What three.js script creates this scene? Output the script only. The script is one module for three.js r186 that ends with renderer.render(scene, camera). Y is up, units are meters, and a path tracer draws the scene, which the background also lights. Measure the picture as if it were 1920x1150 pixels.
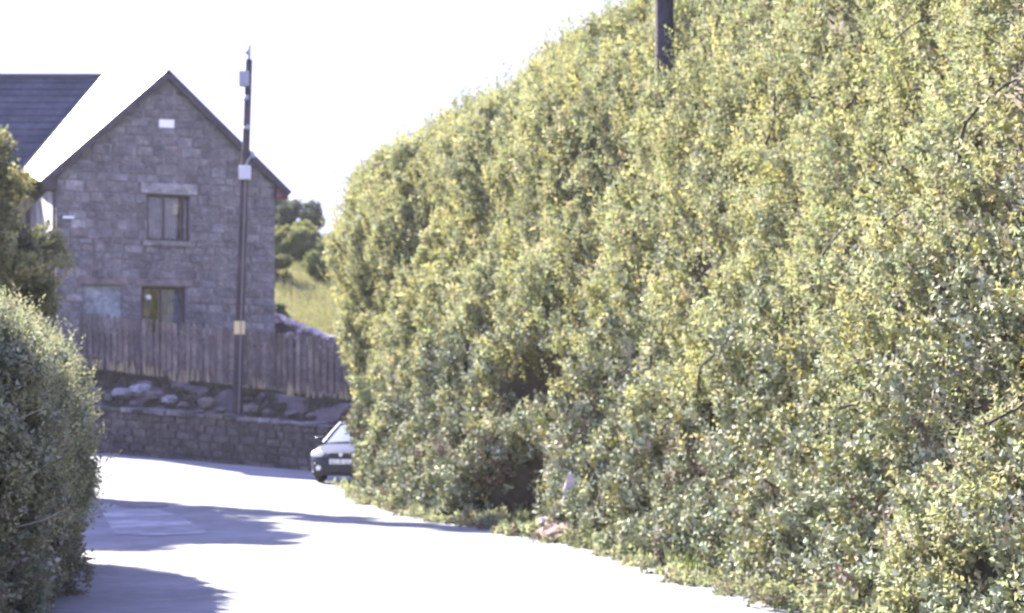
import * as THREE from 'three';
import { ImprovedNoise } from 'three/addons/math/ImprovedNoise.js';
import { mergeGeometries } from 'three/addons/utils/BufferGeometryUtils.js';
import { RoundedBoxGeometry } from 'three/addons/geometries/RoundedBoxGeometry.js';

// ------------------------------------------------------------------ camera, sky, sun, exposure
const scene = new THREE.Scene();
const W = 1920, H = 1150, F = 3583, HORIZON = 780, EYE = 1.55;
const camera = new THREE.PerspectiveCamera(2 * Math.atan(H / 2 / F) * 180 / Math.PI, W / H, 0.1, 2000);
camera.position.set(0, EYE, 0);
camera.lookAt(0, EYE, -10);
camera.setViewOffset(W, H, 0, H / 2 - HORIZON, W, H);      // level lens, shifted up
camera.focus = 6; camera.userData.fStop = 5.8;              // focused too near, so that everything is a little soft
camera.updateProjectionMatrix();

const SUN_EL = 35 * Math.PI / 180, SUN_X = -0.62, SUN_D = 0.785;   // sun stands beyond the lane, to its left
const sunDir = new THREE.Vector3(SUN_X * Math.cos(SUN_EL), Math.sin(SUN_EL), -SUN_D * Math.cos(SUN_EL)).normalize();

const SW = 256, SH = 128, skyData = new Float32Array(SW * SH * 4);
for (let j = 0; j < SH; j++) for (let i = 0; i < SW; i++) {
  const el = (j + 0.5) / SH * Math.PI - Math.PI / 2, az = (i + 0.5) / SW * 2 * Math.PI - Math.PI;
  const d = new THREE.Vector3(Math.cos(el) * Math.cos(az), Math.sin(el), Math.cos(el) * Math.sin(az));
  const up = Math.max(0, d.y), k = Math.pow(1 - up, 2.2), g = Math.pow(Math.max(0, d.dot(sunDir)), 10);
  const o = (j * SW + i) * 4;
  skyData[o] = 0.150 + 0.088 * k + 0.13 * g;
  skyData[o + 1] = 0.174 + 0.075 * k + 0.12 * g;
  skyData[o + 2] = 0.425 - 0.05 * k + 0.08 * g;
  skyData[o + 3] = 1;
}
const sky = new THREE.DataTexture(skyData, SW, SH, THREE.RGBAFormat, THREE.FloatType);
sky.mapping = THREE.EquirectangularReflectionMapping;
sky.magFilter = sky.minFilter = THREE.LinearFilter; sky.wrapS = THREE.RepeatWrapping; sky.needsUpdate = true;
scene.background = sky; scene.environment = sky;

const sun = new THREE.DirectionalLight(new THREE.Color().setRGB(1, 0.95, 0.85), 5);
sun.position.copy(sunDir).multiplyScalar(120).add(new THREE.Vector3(-4, 0, -35));
sun.target.position.set(-4, 0, -35); scene.add(sun, sun.target);
sun.castShadow = true; sun.shadow.mapSize.set(4096, 4096);
Object.assign(sun.shadow.camera, { left: -45, right: 45, top: 45, bottom: -45, near: 1, far: 260 });

const renderer = new THREE.WebGLRenderer({ antialias: true });
renderer.setSize(1024, 613);
renderer.shadowMap.enabled = true;
renderer.toneMapping = THREE.LinearToneMapping;
renderer.toneMappingExposure = 6.0;

scene.fog = new THREE.FogExp2(new THREE.Color().setRGB(0.9, 0.93, 1), 0.0003);      // thin bright haze added to lift the darks, standing in for lens glare

// ------------------------------------------------------------------ helpers
function rng(seed) { let a = seed >>> 0; return () => { a |= 0; a = a + 0x6D2B79F5 | 0; let t = Math.imul(a ^ a >>> 15, 1 | a); t = t + Math.imul(t ^ t >>> 7, 61 | t) ^ t; return ((t ^ t >>> 14) >>> 0) / 4294967296; }; }
const perlin = new ImprovedNoise();
const noise = (x, y, z) => perlin.noise(x + 31.7, y + 17.3, z + 53.1);
const lerp = (a, b, t) => a + (b - a) * t, clamp = (v, a, b) => Math.min(b, Math.max(a, v));
const smooth = (a, b, x) => { const t = clamp((x - a) / (b - a), 0, 1); return t * t * (3 - 2 * t); };
const V = (x, y, z) => new THREE.Vector3(x, y, z);
const at = (px, py, D) => V((px - 960) / F * D, EYE + (HORIZON - py) / F * D, -D);   // a photo pixel at a known distance
const names = {};
function numbered(n) { const k = names[n] = (names[n] ?? -1) + 1; return k ? `${n}_${String(k).padStart(3, '0')}` : n; }
function tag(o, label, category, group) { o.userData.label = label; o.userData.category = category; if (group) o.userData.group = group; return o; }
function structure(o, label, category = 'ground') { o.userData.kind = 'structure'; o.userData.label = label; o.userData.category = category; return o; }
function shadows(o) { o.traverse((c) => { if (c.isMesh) { c.castShadow = true; c.receiveShadow = true; } }); return o; }
function group(name, x = 0, y = 0, z = 0, turn = 0) { const g = new THREE.Group(); g.name = numbered(name); g.position.set(x, y, z); g.rotation.y = turn; scene.add(g); return g; }
function part(name, geo, mat, parent, label) { const m = new THREE.Mesh(geo, mat); m.name = name; if (label) m.userData.label = label; parent.add(m); return m; }
function top(name, geo, mat) { const m = new THREE.Mesh(geo, mat); m.name = numbered(name); scene.add(m); return m; }
const rgb = (r, g, b) => new THREE.Color().setRGB(r, g, b);
function box(w, h, d, x = 0, y = 0, z = 0, r = 0) { const g = r ? new RoundedBoxGeometry(w, h, d, 2, r) : new THREE.BoxGeometry(w, h, d); g.translate(x, y, z); return g; }
function tube(pts, r0, r1, seg = 12, rad = 7) {
  const c = new THREE.CatmullRomCurve3(pts), g = new THREE.TubeGeometry(c, seg, 1, rad, false), p = g.attributes.position, q = V(0, 0, 0);
  for (let i = 0; i <= seg; i++) { c.getPointAt(i / seg, q); const r = lerp(r0, r1, i / seg); for (let j = 0; j <= rad; j++) { const k = i * (rad + 1) + j; p.setXYZ(k, q.x + (p.getX(k) - q.x) * r, q.y + (p.getY(k) - q.y) * r, q.z + (p.getZ(k) - q.z) * r); } }
  return g;
}
function merge(list) { return mergeGeometries(list.map((g) => { const n = g.index ? g.toNonIndexed() : g; for (const k of Object.keys(n.attributes)) if (!['position', 'normal', 'uv'].includes(k)) n.deleteAttribute(k); return n; })); }

// fractal noise, tiling over a square of n pixels
function tiling(n, seed, base = 4, octaves = 5, gain = 0.55) {
  const out = new Float32Array(n * n), r = rng(seed); let amp = 1, sum = 0;
  for (let o = 0, f = base; o < octaves && f <= n; o++, f *= 2, amp *= gain) {
    const g = new Float32Array(f * f).map(() => r()); sum += amp;
    for (let y = 0; y < n; y++) for (let x = 0; x < n; x++) {
      const u = x / n * f, v = y / n * f, i = Math.floor(u), j = Math.floor(v), a = u - i, b = v - j, s = a * a * (3 - 2 * a), t = b * b * (3 - 2 * b);
      const q = (k, l) => g[((j + l) % f) * f + (i + k) % f];
      out[y * n + x] += amp * lerp(lerp(q(0, 0), q(1, 0), s), lerp(q(0, 1), q(1, 1), s), t);
    }
  }
  for (let i = 0; i < out.length; i++) out[i] = clamp((out[i] / sum - 0.5) * 1.7 + 0.5, 0, 1);
  return out;
}
function texture(n, fn, color, repeat) {
  const d = new Uint8Array(n * n * 4);
  for (let i = 0; i < n * n; i++) { const c = fn(i, i % n, Math.floor(i / n)); for (let k = 0; k < 3; k++) d[i * 4 + k] = clamp(Math.round((Array.isArray(c) ? c[k] : c) * 255), 0, 255); d[i * 4 + 3] = 255; }
  const t = new THREE.DataTexture(d, n, n); t.wrapS = t.wrapT = THREE.RepeatWrapping; t.magFilter = THREE.LinearFilter; t.minFilter = THREE.LinearMipmapLinearFilter; t.generateMipmaps = true;
  if (color) t.colorSpace = THREE.SRGBColorSpace; if (repeat) t.repeat.set(repeat[0], repeat[1]); t.needsUpdate = true; return t;
}
const nA = tiling(512, 11, 4, 7, 0.62), nB = tiling(512, 12, 16, 5, 0.7), nC = tiling(512, 13, 3, 4, 0.5);
const toned = (c, amount) => texture(512, (i) => { const v = 1 + amount * (0.55 * (nA[i] - 0.5) + 0.6 * (nB[i] - 0.5) + 0.5 * (nC[i] - 0.5)) * 2; return c.map((k) => k * v); }, true);
const bumpFine = texture(512, (i) => 0.5 * nB[i] + 0.5 * nA[i], false);
const tGrey = toned([0.80, 0.80, 0.80], 0.28);         // neutral variation that multiplies a colour
const tStrong = toned([0.72, 0.72, 0.72], 0.5);
function material(r, g, b, rough = 0.9, extra = {}) { return new THREE.MeshStandardMaterial({ color: rgb(r, g, b), roughness: rough, ...extra }); }
const worn = (r, g, b, rough = 0.9, bump = 0.01, extra = {}) => material(r / 0.6, g / 0.6, b / 0.6, rough, { map: tGrey, bumpMap: bumpFine, bumpScale: bump, ...extra });
// world-metre uv on any geometry by its dominant axis
function planar(geo, scale = 0.5) {
  const g = geo.index ? geo.toNonIndexed() : geo; g.computeVertexNormals();
  const p = g.attributes.position, n = g.attributes.normal, uv = new Float32Array(p.count * 2);
  for (let i = 0; i < p.count; i += 3) {
    const ax = Math.abs(n.getX(i)), ay = Math.abs(n.getY(i)), az = Math.abs(n.getZ(i));
    for (let k = i; k < i + 3; k++) { const a = ax > ay && ax > az ? [p.getZ(k), p.getY(k)] : ay > az ? [p.getX(k), p.getZ(k)] : [p.getX(k), p.getY(k)]; uv[k * 2] = a[0] * scale; uv[k * 2 + 1] = a[1] * scale; }
  }
  g.setAttribute('uv', new THREE.BufferAttribute(uv, 2)); return g;
}
function sheet(pts, nu, nv, scale = 0.2) {   // pts[v][u] -> surface with uv in metres
  const pos = [], uv = [], idx = [];
  for (let v = 0; v < nv; v++) for (let u = 0; u < nu; u++) { const p = pts[v][u]; pos.push(p.x, p.y, p.z); uv.push(p.x * scale, p.z * scale); }
  for (let v = 0; v < nv - 1; v++) for (let u = 0; u < nu - 1; u++) { const a = v * nu + u, b = a + 1, c = a + nu, d = c + 1; idx.push(a, b, c, b, d, c); }
  const g = new THREE.BufferGeometry(); g.setAttribute('position', new THREE.Float32BufferAttribute(pos, 3)); g.setAttribute('uv', new THREE.Float32BufferAttribute(uv, 2)); g.setIndex(idx); g.computeVertexNormals(); return g;
}

// ------------------------------------------------------------------ lie of the land
const roadY = (x, D) => 0.07 * clamp(-x - 4, 0, 14) * smooth(36, 50, D);
const O = [-5.6, 50.5], WD = [0.93, -0.37], WN = [0.37, 0.93];          // foot of the roadside wall: along, and behind
const uv2 = (u, v) => [O[0] + u * WD[0] + v * WN[0], O[1] + u * WD[1] + v * WN[1]];
const toUV = (x, D) => [(x - O[0]) * WD[0] + (D - O[1]) * WD[1], (x - O[0]) * WN[0] + (D - O[1]) * WN[1]];
const wallTop = (u) => 1.34 - 0.065 * clamp(u, -14, 6);
const fenceBase = (u) => 1.95 + (0.6 - clamp(u, -15, 6)) * 0.112;
function landY(u, v) {
  const D = O[1] + u * WD[1] + v * WN[1];
  const a = wallTop(u) - 0.1, b = fenceBase(u) - 0.06, ramp = smooth(0.2, 1.6, v);
  const rough = 0.1 * noise(u * 1.1, v * 1.3, 0) * smooth(0.2, 0.8, v) * (1 - smooth(1.2, 1.7, v));
  return lerp(a, b, ramp) + rough + 0.19 * clamp(D - 60, 0, 37) * smooth(3, 6, v) + 0.12 * noise(u * 0.3, v * 0.3, 4) * smooth(5, 9, v);
}

const matEarth = worn(0.11, 0.095, 0.06, 1, 0.03);
const matGrassland = new THREE.MeshStandardMaterial({ roughness: 1, bumpMap: bumpFine, bumpScale: 0.05, map: texture(512, (i) => { const v = 0.75 + 0.5 * nB[i], m = nC[i]; return [lerp(0.44, 0.56, m) * v, lerp(0.44, 0.50, m) * v, lerp(0.22, 0.30, m) * v]; }, true) });
{
  const xs = [-900, -400, -150, -70, -40], zs = [-60, -25, -8]; for (let x = -34; x <= 34; x += 2) xs.push(x); xs.push(45, 80, 150, 400, 900); for (let z = 0; z <= 70; z += 2) zs.push(z); zs.push(90, 150, 300, 600, 1200);
  const rows = zs.map((D) => xs.map((x) => V(x, roadY(x, D) - 0.02, -D)));
  structure(top('ground', sheet(rows, xs.length, zs.length), matEarth), 'bare brown earth beneath the hedges and beside the lane');
  const us = [-300, -120, -60, -40, -30]; for (let u = -24; u <= 24; u += 0.5) us.push(u); us.push(30, 40, 60, 120, 300);
  const bs = [0.12]; for (let v = 0.3; v < 2.6; v += 0.19) bs.push(v);
  const vs = [2.2]; for (let v = 2.5; v <= 16; v += 0.75) vs.push(v); for (let v = 18; v <= 60; v += 3) vs.push(v); vs.push(90, 160, 320);
  const hill = vs.map((v) => us.map((u) => { const [x, D] = uv2(u, v); return V(x, landY(u, v), -D); }));
  const bank = bs.map((v) => us.map((u) => { const [x, D] = uv2(u, v); return V(x, landY(u, v) + 0.012 - 0.1 * smooth(2.25, 2.6, v), -D); }));
  structure(top('bank', sheet(bank, us.length, bs.length), worn(0.13, 0.105, 0.095, 1, 0.05)), 'dull brown earth bank between roadside wall and paling fence', 'bank');
  structure(top('hillside', sheet(hill, us.length, vs.length), matGrassland), 'rough yellow-green field rising behind the house and fence', 'field');
}
// the lane: a sheet between its two edges
const R = [[5.2, -6], [4.4, 2.5], [3.45, 9], [2.5, 13.5], [2.0, 16.8], [1.3, 20.6], [0.15, 24.9], [-1.15, 28.4], [-2.65, 34.7], [-3.1, 39], [-3.2, 40.9], [-2.9, 42.2], [-1.9, 42.8], [0, 42.6], [4, 41], [9, 39]];
const L = [[0.1, -6], [-1.05, 2.5], [-2.7, 9], [-3.9, 13.4], [-4.9, 18], [-5.7, 22.4], [-6.9, 28.6], [-7.9, 34.7], [-9.4, 39], [-10.9, 43], [-12.3, 48], [-12.0, 53.2], [-5.6, 50.7], [-1, 48.87], [9, 44.9]];
const matRoad = new THREE.MeshStandardMaterial({ color: rgb(1, 1, 1), roughness: 0.93, bumpMap: bumpFine, bumpScale: 0.006, map: texture(512, (i) => { const v = 0.9 + 0.16 * (nB[i] - 0.5) + 0.16 * (nC[i] - 0.5) + 0.1 * (nA[i] - 0.5); return [0.545 * v, 0.545 * v, 0.55 * v]; }, true) });
{
  const n = 200, cR = new THREE.CatmullRomCurve3(R.map(([x, D]) => V(x, 0, -D))), cL = new THREE.CatmullRomCurve3(L.map(([x, D]) => V(x, 0, -D))), rows = [];
  for (let i = 0; i <= n; i++) { const a = cR.getPoint(i / n), b = cL.getPoint(i / n), row = []; for (let k = 0; k <= 14; k++) { const p = b.clone().lerp(a.clone().add(V(0.5, 0, 0)), k / 14); p.y = roadY(p.x, -p.z) + 0.004 + 0.003 * noise(p.x * 0.6, 0, p.z * 0.6); row.push(p); } rows.push(row); }
  structure(top('lane', sheet(rows, 15, n + 1, 0.28).scale(1, 1, 1), matRoad), 'pale worn lane surface bending right past the stone wall', 'road');
  const patch = (name, pix, mat, label) => {
    const pts = pix.map(([x, y]) => { const D = EYE * F / (y - HORIZON); return [(x - 960) / F * D, -D]; });
    const s = new THREE.Shape(pts.map(([x, z]) => new THREE.Vector2(x, -z))); const g = new THREE.ShapeGeometry(s); g.rotateX(-Math.PI / 2);
    const p = g.attributes.position, u = []; for (let i = 0; i < p.count; i++) { p.setY(i, name === 'tar_repair' ? 0.016 : 0.011); u.push(p.getX(i) * 0.3, p.getZ(i) * 0.3); } g.setAttribute('uv', new THREE.Float32BufferAttribute(u, 2)); g.computeVertexNormals();
    return structure(top(name, g, mat), label, 'road');
  };
  patch('tarmac_patch', [[182, 946], [262, 949], [330, 966], [393, 1001], [300, 1006], [215, 1004]], worn(0.3, 0.3, 0.305, 0.9, 0.005), 'paler patch of resurfaced tarmac in the shaded part of lane');
  patch('tar_repair', [[208, 944], [250, 942], [300, 945], [316, 950], [270, 955], [226, 953]], worn(0.16, 0.15, 0.15, 0.9, 0.005), 'darker tar repair on lane at edge of the shade');
}

// ------------------------------------------------------------------ rubble stone surfaces
const stoneTones = [[0.18, 0.168, 0.168], [0.2, 0.187, 0.182], [0.165, 0.153, 0.153], [0.225, 0.212, 0.207], [0.185, 0.16, 0.155], [0.195, 0.187, 0.19], [0.29, 0.275, 0.27], [0.15, 0.138, 0.138]];
const stoneMats = stoneTones.map(([r, g, b]) => worn(r, g, b, 0.92, 0.02));
const wallTones = [[0.115, 0.1, 0.085], [0.13, 0.112, 0.095], [0.1, 0.088, 0.075], [0.14, 0.124, 0.108], [0.11, 0.093, 0.082]];
const wallMats = wallTones.map(([r, g, b]) => worn(r, g, b, 0.95, 0.025));
const matMortar = worn(0.2, 0.188, 0.184, 1, 0.01);
function clipPoly(poly, planes) { for (const [a, b, c] of planes) { const out = []; for (let i = 0; i < poly.length; i++) { const p = poly[i], q = poly[(i + 1) % poly.length], dp = a * p[0] + b * p[1] - c, dq = a * q[0] + b * q[1] - c; if (dp <= 0) out.push(p); if ((dp < 0 && dq > 0) || (dp > 0 && dq < 0)) { const t = dp / (dp - dq); out.push([lerp(p[0], q[0], t), lerp(p[1], q[1], t)]); } } poly = out; if (poly.length < 3) return []; } return poly; }
function stoneGeo(poly, depth, r, back = -0.03, jit = 0.012) {    // bevelled stone with a slightly tilted face
  const cx = poly.reduce((s, p) => s + p[0], 0) / poly.length, cy = poly.reduce((s, p) => s + p[1], 0) / poly.length, n = poly.length, pos = [];
  const outer = poly.map(([x, y]) => { const l = Math.hypot(x - cx, y - cy) || 1, k = 0.012; return [x - (x - cx) / l * k + (r() - 0.5) * jit, y - (y - cy) / l * k + (r() - 0.5) * jit]; });
  const face = outer.map(([x, y]) => { const l = Math.hypot(x - cx, y - cy) || 1, k = Math.min(0.03, l * 0.25); return [x - (x - cx) / l * k, y - (y - cy) / l * k, depth * (0.75 + 0.5 * r())]; });
  const cz = face.reduce((s, p) => s + p[2], 0) / n + 0.008;
  for (let i = 0; i < n; i++) { const j = (i + 1) % n, a = outer[i], b = outer[j], c = face[j], d = face[i]; pos.push(a[0], a[1], back, b[0], b[1], back, c[0], c[1], c[2], a[0], a[1], back, c[0], c[1], c[2], d[0], d[1], d[2], d[0], d[1], d[2], c[0], c[1], c[2], cx, cy, cz); }
  const g = new THREE.BufferGeometry(); g.setAttribute('position', new THREE.Float32BufferAttribute(pos, 3)); return planar(g, 0.7);
}
// coursed rubble over a rectangle; holes are rects [x0,x1,y0,y1]; returns polygons
function courses(x0, x1, breaks, holes, planes, r, ch, cw) {
  const out = [];
  for (let b = 0; b < breaks.length - 1; b++) {
    const h = breaks[b + 1] - breaks[b], n = Math.max(1, Math.round(h / ch)); let y = breaks[b];
    const hs = Array.from({ length: n }, () => 0.75 + 0.5 * r()), tot = hs.reduce((a, c) => a + c, 0);
    for (let c = 0; c < n; c++) {
      const y1 = c === n - 1 ? breaks[b + 1] : y + h * hs[c] / tot; let spans = [[x0, x1]];
      for (const [a, d, e, f] of holes) if (e < y1 - 0.01 && f > y + 0.01) spans = spans.flatMap(([p, q]) => [[p, Math.min(q, a)], [Math.max(p, d), q]].filter(([s, t]) => t - s > 0.03));
      for (const [p, q] of spans) { let x = p; while (x < q - 0.01) { let w = cw * (0.5 + 1.1 * r()); if (q - (x + w) < cw * 0.5) w = q - x; const poly = clipPoly([[x, y], [x + w, y], [x + w, y1], [x, y1]], planes); if (poly.length >= 3) { const A = Math.abs(poly.reduce((s, p1, i) => { const p2 = poly[(i + 1) % poly.length]; return s + p1[0] * p2[1] - p2[0] * p1[1]; }, 0)) / 2; if (A > 0.006) out.push({ poly, area: A, y }); } x += w; } }
      y = y1;
    }
  }
  return out;
}

// ------------------------------------------------------------------ the stone house
{
  const TH = 20 * Math.PI / 180, Y0 = 2.6, r = rng(5), hw = 3.2, hE = 5.86, hA = 8.83;
  const house = tag(group('stone_house', -10.1, Y0, -56, TH), 'grey rubble stone house with pointed gable end, standing behind wooden paling fence', 'house');
  const slope = (hA - hE) / hw;
  const openings = [[-0.604, 0.644, 4.08, 5.43], [-0.76, 0.52, 1.3, 2.73], [-2.44, -1.33, 1.35, 2.73], [-0.25, 0.2, 7.39, 7.64]];
  const s = new THREE.Shape([[-hw, -1], [hw, -1], [hw, hE], [0, hA], [-hw, hE]].map(([x, y]) => new THREE.Vector2(x, y)));
  for (const [a, b, c, d] of openings) s.holes.push(new THREE.Path([[a, c], [a, d], [b, d], [b, c]].map(([x, y]) => new THREE.Vector2(x, y))));
  const gable = new THREE.ExtrudeGeometry(s, { depth: 0.45, bevelEnabled: false }); gable.translate(0, 0, -0.45);
  part('wall', planar(gable, 0.6), matMortar, house);
  const len = 8.6;
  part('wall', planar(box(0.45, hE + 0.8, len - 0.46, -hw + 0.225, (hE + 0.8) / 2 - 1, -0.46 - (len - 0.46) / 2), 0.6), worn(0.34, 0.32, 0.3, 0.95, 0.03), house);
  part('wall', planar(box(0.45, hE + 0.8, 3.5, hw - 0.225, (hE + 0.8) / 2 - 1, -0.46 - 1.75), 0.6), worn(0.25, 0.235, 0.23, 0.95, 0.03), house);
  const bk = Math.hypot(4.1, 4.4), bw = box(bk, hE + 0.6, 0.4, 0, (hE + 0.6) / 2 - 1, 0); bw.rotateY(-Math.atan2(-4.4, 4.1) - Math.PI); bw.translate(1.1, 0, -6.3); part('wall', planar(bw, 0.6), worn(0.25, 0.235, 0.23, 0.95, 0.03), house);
  // lintels, sill, stones
  const pieces = [[-0.82, 0.92, 5.44, 5.77, 'lintel', 6, 0.055], [-0.78, 0.82, 3.92, 4.07, 'sill', 3, 0.11], [-0.98, 0.74, 2.74, 2.95, 'lintel', 4, 0.05], [-2.62, -1.15, 2.74, 2.95, 'lintel', 4, 0.05]];
  const brownStone = worn(0.19, 0.155, 0.145, 0.95, 0.015);
  for (const [a, b, c, d, n, k, dep] of pieces) part(n, stoneGeo([[a, c], [b, c], [b, d], [a, d]], dep, r, -0.1), k === 4 ? brownStone : stoneMats[k], house, n === 'lintel' ? (k === 4 ? 'reddish brown stone lintel over ground floor opening' : 'long pale stone lintel over upper window') : undefined);
  const holes = [...openings, ...pieces.map((p) => p.slice(0, 4))];
  const planes = [[slope, 1, hA], [-slope, 1, hA]];
  const polys = courses(-hw, hw, [-0.6, 1.3, 2.735, 2.95, 3.92, 4.08, 5.435, 5.77, 7.39, 7.64, 8.8], holes, planes, r, 0.25, 0.42);
  polys.forEach((p) => { p.rank = p.y < 1.2 ? p.area - 10 : p.area; }); polys.sort((a, b) => b.rank - a.rank);
  const pick = () => { const k = r(); return k < 0.2 ? 0 : k < 0.4 ? 1 : k < 0.56 ? 2 : k < 0.68 ? 3 : k < 0.78 ? 4 : k < 0.9 ? 5 : k < 0.94 ? 6 : 7; };
  const rest = [];
  polys.forEach((p, i) => { const g = stoneGeo(p.poly, 0.01 + 0.022 * r(), r, -0.03, 0.055); if (i < 295) part('stone', g, stoneMats[pick()], house); else rest.push(g); });
  const others = part('small_stones', merge(rest), stoneMats[2], house); others.userData.kind = 'stuff';
  // quoin-like pale blocks already vary by tone; roof
  const inv = new THREE.Matrix4().makeRotationY(-TH);
  const loc = (v) => v.clone().sub(V(-10.1, Y0, -56)).applyMatrix4(inv);
  const tip = 3.6, eave = hE - (tip - hw) * slope + 0.1, apex = hA + 0.12, fz = 0.18;
  const Bt = loc(at(196, 144, 64)), Bb = loc(at(40, 322, 60.6));
  const slab = (q, th) => { // q: 4 corners counter-clockwise from outside
    const n = V(0, 0, 0).crossVectors(q[1].clone().sub(q[0]), q[3].clone().sub(q[0])).normalize().multiplyScalar(-th), b = q.map((v) => v.clone().add(n)), pos = [];
    const quad = (a, c, d, e) => [a, c, d, a, d, e].forEach((v) => pos.push(v.x, v.y, v.z));
    quad(...q); quad(b[3], b[2], b[1], b[0]); for (let i = 0; i < 4; i++) { const j = (i + 1) % 4; quad(q[j], q[i], b[i], b[j]); }
    const g = new THREE.BufferGeometry(); g.setAttribute('position', new THREE.Float32BufferAttribute(pos, 3)); return planar(g, 0.5);
  };
  const matPale = worn(0.13, 0.13, 0.14, 0.5, 0.01);  // slate toned paler than the rear roof so its sunlit slope burns out
  const ridgeBack = Bt;
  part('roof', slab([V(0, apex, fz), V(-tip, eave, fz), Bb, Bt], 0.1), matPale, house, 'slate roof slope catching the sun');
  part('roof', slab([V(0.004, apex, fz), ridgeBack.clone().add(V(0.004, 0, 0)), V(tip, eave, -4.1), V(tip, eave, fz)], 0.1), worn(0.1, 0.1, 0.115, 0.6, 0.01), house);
  part('ridge_tile', tube([V(0, apex + 0.02, fz + 0.02), ridgeBack.clone().add(V(0, 0.02, 0))], 0.09, 0.09, 6, 8), worn(0.14, 0.12, 0.12), house);
  const matVerge = worn(0.075, 0.06, 0.065, 0.8, 0.004);
  for (const k of [-1, 1]) {
    const run = Math.hypot(tip, apex - eave), g = box(run + 0.02, k < 0 ? 0.15 : 0.19, 0.04, 0, 0, 0); g.rotateZ(k * -Math.atan2(apex - eave, tip)); g.translate(k * tip / 2, (apex + eave) / 2 - 0.02, fz + 0.02 + (k > 0 ? 0.003 : 0));
    part('bargeboard', planar(g), matVerge, house);
    // boxed eave end under the slope
    const e = new THREE.Shape([[k * (tip + 0.01), eave - 0.14], [k * (hw + 0.02), eave - 0.16], [k * (hw + 0.02), eave + 0.26]].map(([x, y]) => new THREE.Vector2(x, y)));
    const eg = new THREE.ExtrudeGeometry(e, { depth: 0.5, bevelEnabled: false }); eg.translate(0, 0, -0.33); part('eave_box', planar(eg), k > 0 ? worn(0.13, 0.05, 0.05, 0.7, 0.003) : matVerge, house);
  }
  // windows
  const matFrame = material(0.055, 0.035, 0.028, 0.5), matGlass = new THREE.MeshPhysicalMaterial({ color: 0xffffff, roughness: 0.03, transmission: 1, thickness: 0, ior: 1.5 });
  const curtainMat = worn(0.12, 0.1, 0.085, 1, 0.004), darkRoom = worn(0.26, 0.245, 0.24, 1, 0.002), greyCurtain = worn(0.2, 0.2, 0.22, 1, 0.004);
  function window_([a, b, c, d], split, curtains) {
    const w = part('window', merge([box(0.07, d - c, 0.08, a + 0.035, (c + d) / 2, -0.16), box(0.07, d - c, 0.08, b - 0.035, (c + d) / 2, -0.16), box(b - a - 0.14, 0.07, 0.08, (a + b) / 2, d - 0.035, -0.16), box(b - a - 0.14, 0.08, 0.08, (a + b) / 2, c + 0.04, -0.16), box(0.07, d - c - 0.15, 0.07, split, (c + d) / 2, -0.16)]), matFrame, house, 'dark brown framed window in two lights');
    part('pane', box(split - a - 0.1, d - c - 0.15, 0.006, (a + split) / 2 + 0.017, (c + d) / 2, -0.17), matGlass, w);
    part('pane', box(b - split - 0.1, d - c - 0.15, 0.006, (b + split) / 2 - 0.017, (c + d) / 2, -0.17), matGlass, w);
    for (const [x0, x1, m] of curtains) { const n = 40, sh = []; for (let i = 0; i <= n; i++) { const x = lerp(x0, x1, i / n); sh.push(V(x, 0, -0.27 + 0.02 * Math.sin(i * 1.3))); }
      part('curtain', sheet2([sh.map((v) => V(v.x, d - 0.03, v.z)), sh.map((v) => V(v.x, c + 0.03, v.z))]), m, w); }
    part('room', merge([box(b - a + 1.2, d - c + 1, 0.05, (a + b) / 2, (c + d) / 2, -2.6), box(0.05, d - c + 1, 2.1, a - 0.6, (c + d) / 2, -1.52), box(0.05, d - c + 1, 2.1, b + 0.6, (c + d) / 2, -1.52), box(b - a + 1.14, 0.05, 2.1, (a + b) / 2, d + 0.48, -1.52), box(b - a + 1.14, 0.05, 2.1, (a + b) / 2, c - 0.48, -1.52)]), darkRoom, w);
  }
  function sheet2(rows) { const n = rows[0].length, pos = []; for (let i = 0; i < n - 1; i++) { const a = rows[0][i], b = rows[0][i + 1], c = rows[1][i], d = rows[1][i + 1]; for (const v of [a, c, b, b, c, d]) pos.push(v.x, v.y, v.z); } const g = new THREE.BufferGeometry(); g.setAttribute('position', new THREE.Float32BufferAttribute(pos, 3)); const p = planar(g, 0.8); return p; }
  curtainMat.side = greyCurtain.side = THREE.DoubleSide;
  window_(openings[0], -0.1, [[-0.56, 0.6, curtainMat]]);
  window_(openings[1], -0.18, [[-0.24, 0.48, greyCurtain], [-0.74, -0.5, greyCurtain]]);
  part('lamp_globe', new THREE.SphereGeometry(0.09, 16, 12).translate(-0.53, 2.42, -0.22), material(0.75, 0.75, 0.75, 0.6), house, 'pale round thing hanging inside the lower window');
  const bd = part('blocked_window', planar(box(1.1, 1.37, 0.05, -1.885, 2.04, -0.1), 0.6), worn(0.27, 0.3, 0.305, 0.8, 0.004), house, 'window opening closed by a pale blue-green board');
  part('vent', box(0.44, 0.24, 0.05, -0.025, 7.515, -0.01, 0.008), material(0.85, 0.85, 0.85, 0.6), house, 'small white rectangular vent plate high in gable');
  part('sign_plate', box(0.32, 0.07, 0.05, -2.86, 4.66, 0.08, 0.01), material(0.8, 0.8, 0.8, 0.6), house, 'little white plate near the corner');
  part('downpipe', tube([V(-hw - 0.06, eave - 0.2, 0.02), V(-hw - 0.06, 2, 0.02), V(-hw - 0.06, -0.8, 0.02)], 0.045, 0.045, 6, 8), matVerge, house);

  // rear building: dark slates facing the lane
  const rear = tag(group('slate_roofed_building', ...at(60, 144, 64).setY(2.6).toArray()), 'taller building with dark blue slate roof behind the stone gable house', 'building');
  const o = rear.position, P = (v) => v.clone().sub(o);
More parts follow.
